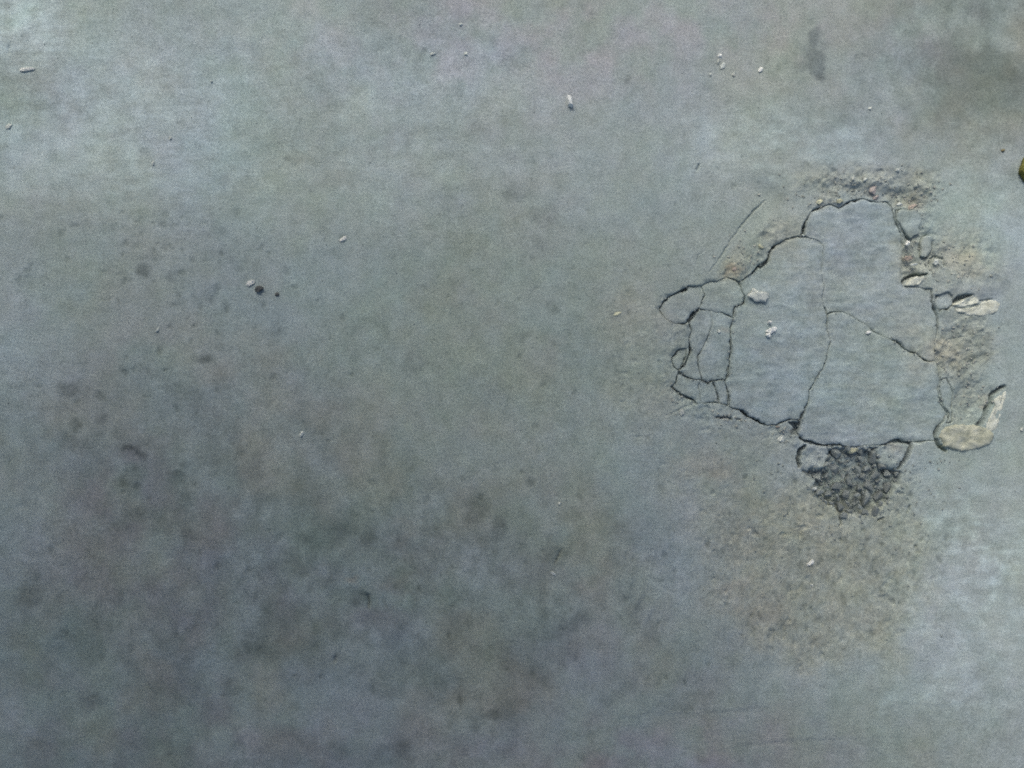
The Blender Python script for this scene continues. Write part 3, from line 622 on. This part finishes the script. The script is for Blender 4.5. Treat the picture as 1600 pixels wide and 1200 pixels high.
slab_stone('stone', [(1467, 683), (1470, 672), (1477, 667), (1492, 663), (1517, 664), (1535, 667), (1548, 672), (1553, 682), (1547, 694), (1530, 700), (1510, 705), (1490, 703), (1474, 698)], -.0035, .0060, M_TAN,
           'rounded tan stone wedged in the gap at the corner of the broken patch', 'stone', 1)
slab_stone('stone', [(1539, 671), (1543, 654), (1549, 643), (1554, 633), (1553, 624), (1562, 615), (1571, 609), (1573, 617), (1568, 632), (1563, 646), (1560, 662), (1556, 674), (1548, 677)], -.0030, .0036, M_CREAM,
           'narrow pale sliver of stone along the dark rusty crack above the tan stone', 'stone', 2)
slab_stone('stone', [(1489, 477), (1498, 471), (1508, 467), (1525, 464), (1531, 469), (1530, 474), (1519, 476), (1509, 479), (1498, 481)], -.0035, .0048, M_CREAM,
           'wedge of pale cream stone directly under the raised concrete lip', 'stone', 3)
slab_stone('stone', [(1491, 483), (1510, 482.5), (1520, 480), (1532, 477), (1535, 471), (1551, 469), (1565, 475), (1563, 485), (1549, 492), (1535, 494), (1512, 493), (1495, 488)], -.0035, .0046, M_CREAM,
           'pale cream bar of stone below a dark slit, lying against the cream wedge', 'stone', 5)
slab_stone('stone', [(1415, 446), (1420, 438), (1431, 432), (1444, 432), (1447, 439), (1437, 445), (1424, 448)], -.0030, .0030, M_CREAM,
           'small cream stone under a curved dark crack beside the large upper plate', 'stone', 4)

# aggregate laid bare in the hole
hole_sl, hole_sd = poly_sdf(HOLE, 6)
def in_hole(x, y):
    j = int(round(y)) - Y0 - hole_sl[0].start; i = int(round(x)) - X0 - hole_sl[1].start
    return hole_sd[j, i] if 0 <= j < hole_sd.shape[0] and 0 <= i < hole_sd.shape[1] else -9
def shard_mesh(seed):
    r = np.random.default_rng(seed); bm = bmesh.new()
    q = r.normal(0, 1, (13, 3)); q /= np.linalg.norm(q, axis=1, keepdims=True); q *= r.uniform(.85, 1.12, (13, 1))
    for p in q: bm.verts.new(p)
    h = bmesh.ops.convex_hull(bm, input=bm.verts[:])
    bmesh.ops.bevel(bm, geom=bm.edges[:], offset=.06, segments=1, affect='EDGES')
    m = bpy.data.meshes.new('aggregate'); bm.to_mesh(m); bm.free(); return m
ANG = [shard_mesh(240 + i) for i in range(10)]
rr = random.Random(5); placed = []
RADS = [10.5] * 120 + [8] * 300 + [6] * 700 + [4.6] * 1400 + [3.4] * 2600
for rad in RADS:
    x = rr.uniform(1246, 1424); y = rr.uniform(690, 812)
    ih = in_hole(x, y)
    if ih < 2: continue
    if rad > 9 and (ih < 8 or sum(c > 9 for a, b, c in placed) > 9): continue
    if any((x - a) ** 2 + (y - b) ** 2 < (.95 * (rad + c)) ** 2 for a, b, c in placed): continue
    placed.append((x, y, rad))
    top = -.0006 - .0026 * min(1, ih / 16) + rr.gauss(0, .0017)
    hgt = rad * S * rr.uniform(1.2, 1.7)
    pebble('aggregate_stone', x, y, rad * rr.uniform(.95, 1.35), rad * rr.uniform(.7, 1.0), hgt, rr.uniform(0, 180), M_GREY, parent=pavement, z=top - hgt, sink=0, rot=rr.uniform(-.35, .35), mesh=rr.choice(ANG))
# finer grit between the stones: one part
V, F = [], []
src = LUMPS[0]; sv = np.array([v.co[:] for v in src.vertices]); sf = [tuple(p.vertices) for p in src.polygons]
def grit(px, py, rad, z, r):
    a = r.uniform(0, 6.28); c, s = math.cos(a), math.sin(a)
    q = sv * np.array([1, r.uniform(.6, 1), r.uniform(.5, .9)]) * rad * S
    q = np.column_stack([q[:, 0] * c - q[:, 1] * s + gx(px), q[:, 0] * s + q[:, 1] * c + gy(py), q[:, 2] + z])
    o = len(V); V.extend(map(tuple, q)); F.extend(tuple(i + o for i in f) for f in sf)
for k in range(420):
    x = rr.uniform(1246, 1424); y = rr.uniform(690, 812)
    if in_hole(x, y) < 2: continue
    grit(x, y, rr.uniform(1.2, 3.2), ground_z(x, y) + .0008, rr)
for k in range(520):                                    # crumbs on the sandy worn areas
    x = rr.uniform(960, 1590); y = rr.uniform(270, 1010)
    sv_ = float(sample(SAND, [x], [y])[0])
    if rr.random() > sv_ ** 1.5 or float(sample(CUT, [x], [y])[0]) < -.003: continue
    grit(x, y, rr.uniform(.7, 1.9), ground_z(x, y) + .0002, rr)
for k, (poly, z, t) in PLATES.items():                  # crumbs lodged along the cracks
    for p in poly:
        if rr.random() < .22 and p[2] > .5: grit(p[0] + rr.gauss(0, 2.5), p[1] + rr.gauss(0, 2.5), rr.uniform(.7, 2.0), -.0008 + rr.uniform(-.001, .0006), rr)
for k in range(260):                                    # spill round the hole
    x = rr.gauss(1335, 62); y = rr.gauss(755, 42)
    if -14 < in_hole(x, y) < 2: grit(x, y, rr.uniform(.9, 2.6), ground_z(x, y) + .0003, rr)
for k in range(420):
    x = rr.uniform(0, 1600); y = rr.uniform(0, 1200)
    if float(sample(CUT, [x], [y])[0]) > -.001: grit(x, y, rr.uniform(.5, 1.2), ground_z(x, y) + .0002, rr)
m = bpy.data.meshes.new('grit'); m.from_pydata(V, [], F); m.update(); m.materials.append(M_GREY)
tag(link(bpy.data.objects.new('grit', m), pavement), kind='stuff')

V, F = [], []
for cx, cy, sx, sy, nn in [(1300, 300, 45, 14, 45), (1370, 292, 40, 14, 45), (1435, 305, 22, 16, 40), (1432, 395, 14, 28, 45), (1490, 410, 28, 22, 45), (1480, 545, 38, 24, 60), (1520, 600, 22, 32, 50), (1170, 405, 28, 16, 30), (1235, 675, 16, 8, 22), (1140, 655, 28, 7, 22), (1075, 622, 18, 8, 18), (1055, 600, 8, 14, 10)]:
    for k in range(nn):
        x = rr.gauss(cx, sx); y = rr.gauss(cy, sy)
        if float(sample(CUT, [x], [y])[0]) > -.004 and x < 1600: grit(x, y, min(3.6, rr.uniform(.8, 1.9) + abs(rr.gauss(0, .7))), ground_z(x, y) + .0004, rr)
m = bpy.data.meshes.new('rubble'); m.from_pydata(V, [], F); m.update()
m.materials.append(rockmat('sandy_crumbs', [(.20, .225, .21), (.28, .31, .285), (.38, .40, .36)], 45))
tag(link(bpy.data.objects.new('rubble', m), pavement), kind='stuff')

# ------------------------------------------------------------------ loose chips and pebbles
T = 'tiny pale chip lying singly on the open concrete away from the broken patch'; TG = 'tiny pale chips on the open concrete'
pebble('stone_flake', 890, 160, 5.5, 13, .010, 14, M_WHITE, 'white elongated flake tilted on the open concrete with a short shadow', 'flake', sink=.15, mesh=LUMPS[2], rot=.15)
pebble('stone_chip', 536, 374, 10, 5.5, .004, 24, M_WHITE, 'flat white oblong chip on clean concrete, larger than the tiny chips', 'stone chip', mesh=LUMPS[1])
pebble('stone_chip', 392, 442, 9, 5, .004, 28, M_WHITE, 'bright white chip touching a black pebble', 'stone chip', mesh=LUMPS[3])
pebble('pebble', 406, 451, 7.5, 6, .007, 20, M_DARK, 'black pebble beside a bright white chip', 'pebble', mesh=LUMPS[4])
pebble('pebble', 433, 460, 4, 5, .004, 0, M_DARK, 'tiny dark pebble a little apart from the black pebble', 'pebble', mesh=LUMPS[5])
pebble('stone_chip', 42, 109, 14, 4, .004, 3, M_WHITE, 'long thin white sliver in the greenish pale corner of the concrete', 'stone chip', mesh=LUMPS[0])
for x, y, a, b, an in [(246, 516, 6, 3, 40), (471, 678, 3.2, 6, -15), (15, 197, 6, 4, 35), (874, 787, 3, 3, 0), (720, 38, 4, 4, 0), (728, 84, 4, 4, 0), (240, 255, 3, 5, 0), (331, 128, 2.5, 2.5, 0), (267, 216, 2.5, 3, 0), (676, 84, 5, 2.5, 0), (865, 896, 6, 2.6, -35)]:
    pebble('stone_chip', x, y, a, b, .0030, an, M_PALE, T, 'stone chip', TG)
for x, y, a, b, an, mt in [(1125, 87, 4.5, 4, 0, M_WHITE), (1130, 103, 4, 7, -30, M_PALE), (1146, 117, 4, 4, 0, M_PALE), (1110, 117, 2.4, 3.5, 0, M_PALE), (1122, 97, 2.2, 6, 0, M_PALE)]:
    pebble('stone_chip', x, y, a, b, .003, an, mt, 'small white chip in the loose cluster near the dark vertical smear', 'stone chip', 'white chips near the dark smear')
pebble('stone_chip', 1188, 109, 3.8, 5.5, .003, -20, M_WHITE, 'white chip closest to the dark vertical smear, apart from the cluster', 'stone chip')
pebble('stone_chip', 1281, 315, 6, 4, .005, 20, M_YEL, 'yellow chip on the rounded upper left shoulder of the broken patch', 'stone chip')
pebble('stone_chip', 1312, 314, 6, 4, .005, 15, M_YEL, 'yellow chip above the notch in the top crack of the patch', 'stone chip')
for x, y, a, b, an in [(1351, 281, 4.5, 4, 30), (1332, 280, 4, 5, 0), (1402, 266, 4.5, 4, 0)]:
    pebble('stone_chip', x, y, a, b, .004, an, M_PALE, 'small pale chip in the sandy band above the broken patch', 'stone chip', 'pale chips above the patch')
pebble('pebble', 1364, 298, 7, 8, .007, 0, M_PINK, 'pinkish pebble in the sandy band above the broken patch', 'pebble', mesh=LUMPS[6])
pebble('stone_chip', 1369, 308, 6, 3, .005, 25, M_PINK, 'pinkish brown sliver tucked below the pinkish pebble', 'stone chip')
pebble('stone_chip', 1429, 321, 9, 4, .005, 25, M_ORG, 'orange brown chip at the top edge of the small bluish flake', 'stone chip')
pebble('stone_chip', 1408, 318, 6, 4, .004, 10, M_PALE, 'pale grey chip at the top corner of the small bluish flake', 'stone chip')
pebble('stone_chip', 1418, 380, 3.4, 5.5, .006, -22, M_WHITE, 'thin white chip upright in the gap below the small bluish flake', 'stone chip', z=-.001)
pebble('stone_chip', 1420, 403, 8, 4.5, .006, 0, M_ORG, 'orange chip in the gap above the small cream stone', 'stone chip', z=-.0015)
pebble('stone_chip', 1428, 413, 7, 2.4, .004, 5, M_PALE, 'pale thin chip just under the orange chip', 'stone chip', z=-.0015)
pebble('pebble', 1464, 409, 5.5, 6, .006, 0, M_PALE, 'grey pebble set in a ring of dark gap right of the large upper plate', 'pebble')
pebble('stone_chip', 1188, 386, 7, 4, .004, -45, M_YEL, 'pale yellow chip on the rim of the widest crack', 'stone chip')
pebble('stone_chip', 1148, 420, 5, 3.5, .0035, 20, M_ORG, 'small orange chip on the rusty spot at the end of the widest crack', 'stone chip')
pebble('pebble', 1221, 687, 8, 6, .006, 20, M_PALE, 'pale round pebble below the small dark pit in the crack', 'pebble', mesh=LUMPS[6])
pebble('pebble', 1216, 667, 4, 2.5, .004, 0, M_ORG, 'tiny rusty pebble in the lower crack near the dark pit', 'pebble')
pebble('mortar_crumb', 1185, 461, 15, 10, .0045, -18, M_PALE, 'pale crusty crumb stuck on the corner of the left large plate', 'crumb', mesh=lump_mesh('crumb', 401, 3, .30), sink=.4, z=.0004)
for x, y, a, b, an, lb in [(1206, 515, 9, 6, 30, 'largest white crumb in the middle of the left large plate'), (1199, 523, 5, 4, 0, 'small white crumb just below the largest white crumb on the plate'), (1202, 504, 5, 3, 0, 'small white crumb just above the largest white crumb on the plate')]:
    pebble('mortar_crumb', x, y, a, b, .004, an, M_WHITE, lb, 'crumb', 'white crumbs on the left large plate', mesh=lump_mesh('crumb', 402 + int(x), 2, .3, flat=True, ang=1), z=.0004)
pebble('stone_chip', 1357, 519, 5, 2.8, .003, 10, M_WHITE, 'tiny white chip on the diagonal hairline crack', 'stone chip', z=.0)
pebble('stone_chip', 1124, 518, 4, 3, .003, 0, M_PALE, 'tiny pinkish pale chip on the narrow left flake', 'stone chip', z=-.0008)
pebble('stone_chip', 1267, 880, 9, 3.6, .005, 38, M_WHITE, 'bright white splinter on the sandy worn circle', 'stone chip')
pebble('stone_chip', 1269, 915, 4.5, 3.5, .004, 0, M_PALE, 'small pale chip below the white splinter on the sandy circle', 'stone chip')
pebble('stone_chip', 965, 490, 8, 3, .003, 25, M_YEL, 'yellowish sliver at the edge of the sandy area left of the patch', 'stone chip')
pebble('stone_chip', 1066, 644, 4.5, 6, .003, 0, M_PALE, 'pale chip below the lower left corner of the cracked flakes', 'stone chip')
pebble('pebble', 1335, 704, 11, 5, .006, 15, M_YEL, 'yellowish stone at the top edge of the gravel hole', 'pebble', z=-.004)
pebble('pebble', 1273, 764, 6, 4, .005, 10, M_PALE, 'pale pebble on the left rim of the gravel hole', 'pebble')
pebble('pebble', 1319, 806, 8, 7, .006, 0, M_GREY, 'grey pebble at the bottom tip of the gravel hole', 'pebble', z=-.002)
pebble('seed', 1567, 235, 4.5, 3.6, .004, 0, M_OLIVE, 'tiny olive brown seed above the mossy lump', 'seed')

pebble('stone_chip', 1359, 170, 3.4, 3, .003, 0, M_PALE, 'tiny pale chip between the dark vertical smear and the broken patch', 'stone chip')
pebble('stone_chip', 1596, 671, 4, 5, .003, 0, M_PALE, 'tiny pale chip on clean concrete beside the narrow pale sliver', 'stone chip')
# mossy lump: body with small leaf tufts
mm = lump_mesh('mossy_lump', 501, 3, .14)
mm.materials.append(M_MOSS)
lump = link(bpy.data.objects.new('moss_lump', mm)); lump.scale = (14 * S, 22 * S, 11 * S); lump.location = (gx(1601), gy(261), ground_z(1601, 261) + 6 * S)
tag(lump, 'round green and brown mottled moss lump resting on the concrete', 'moss')
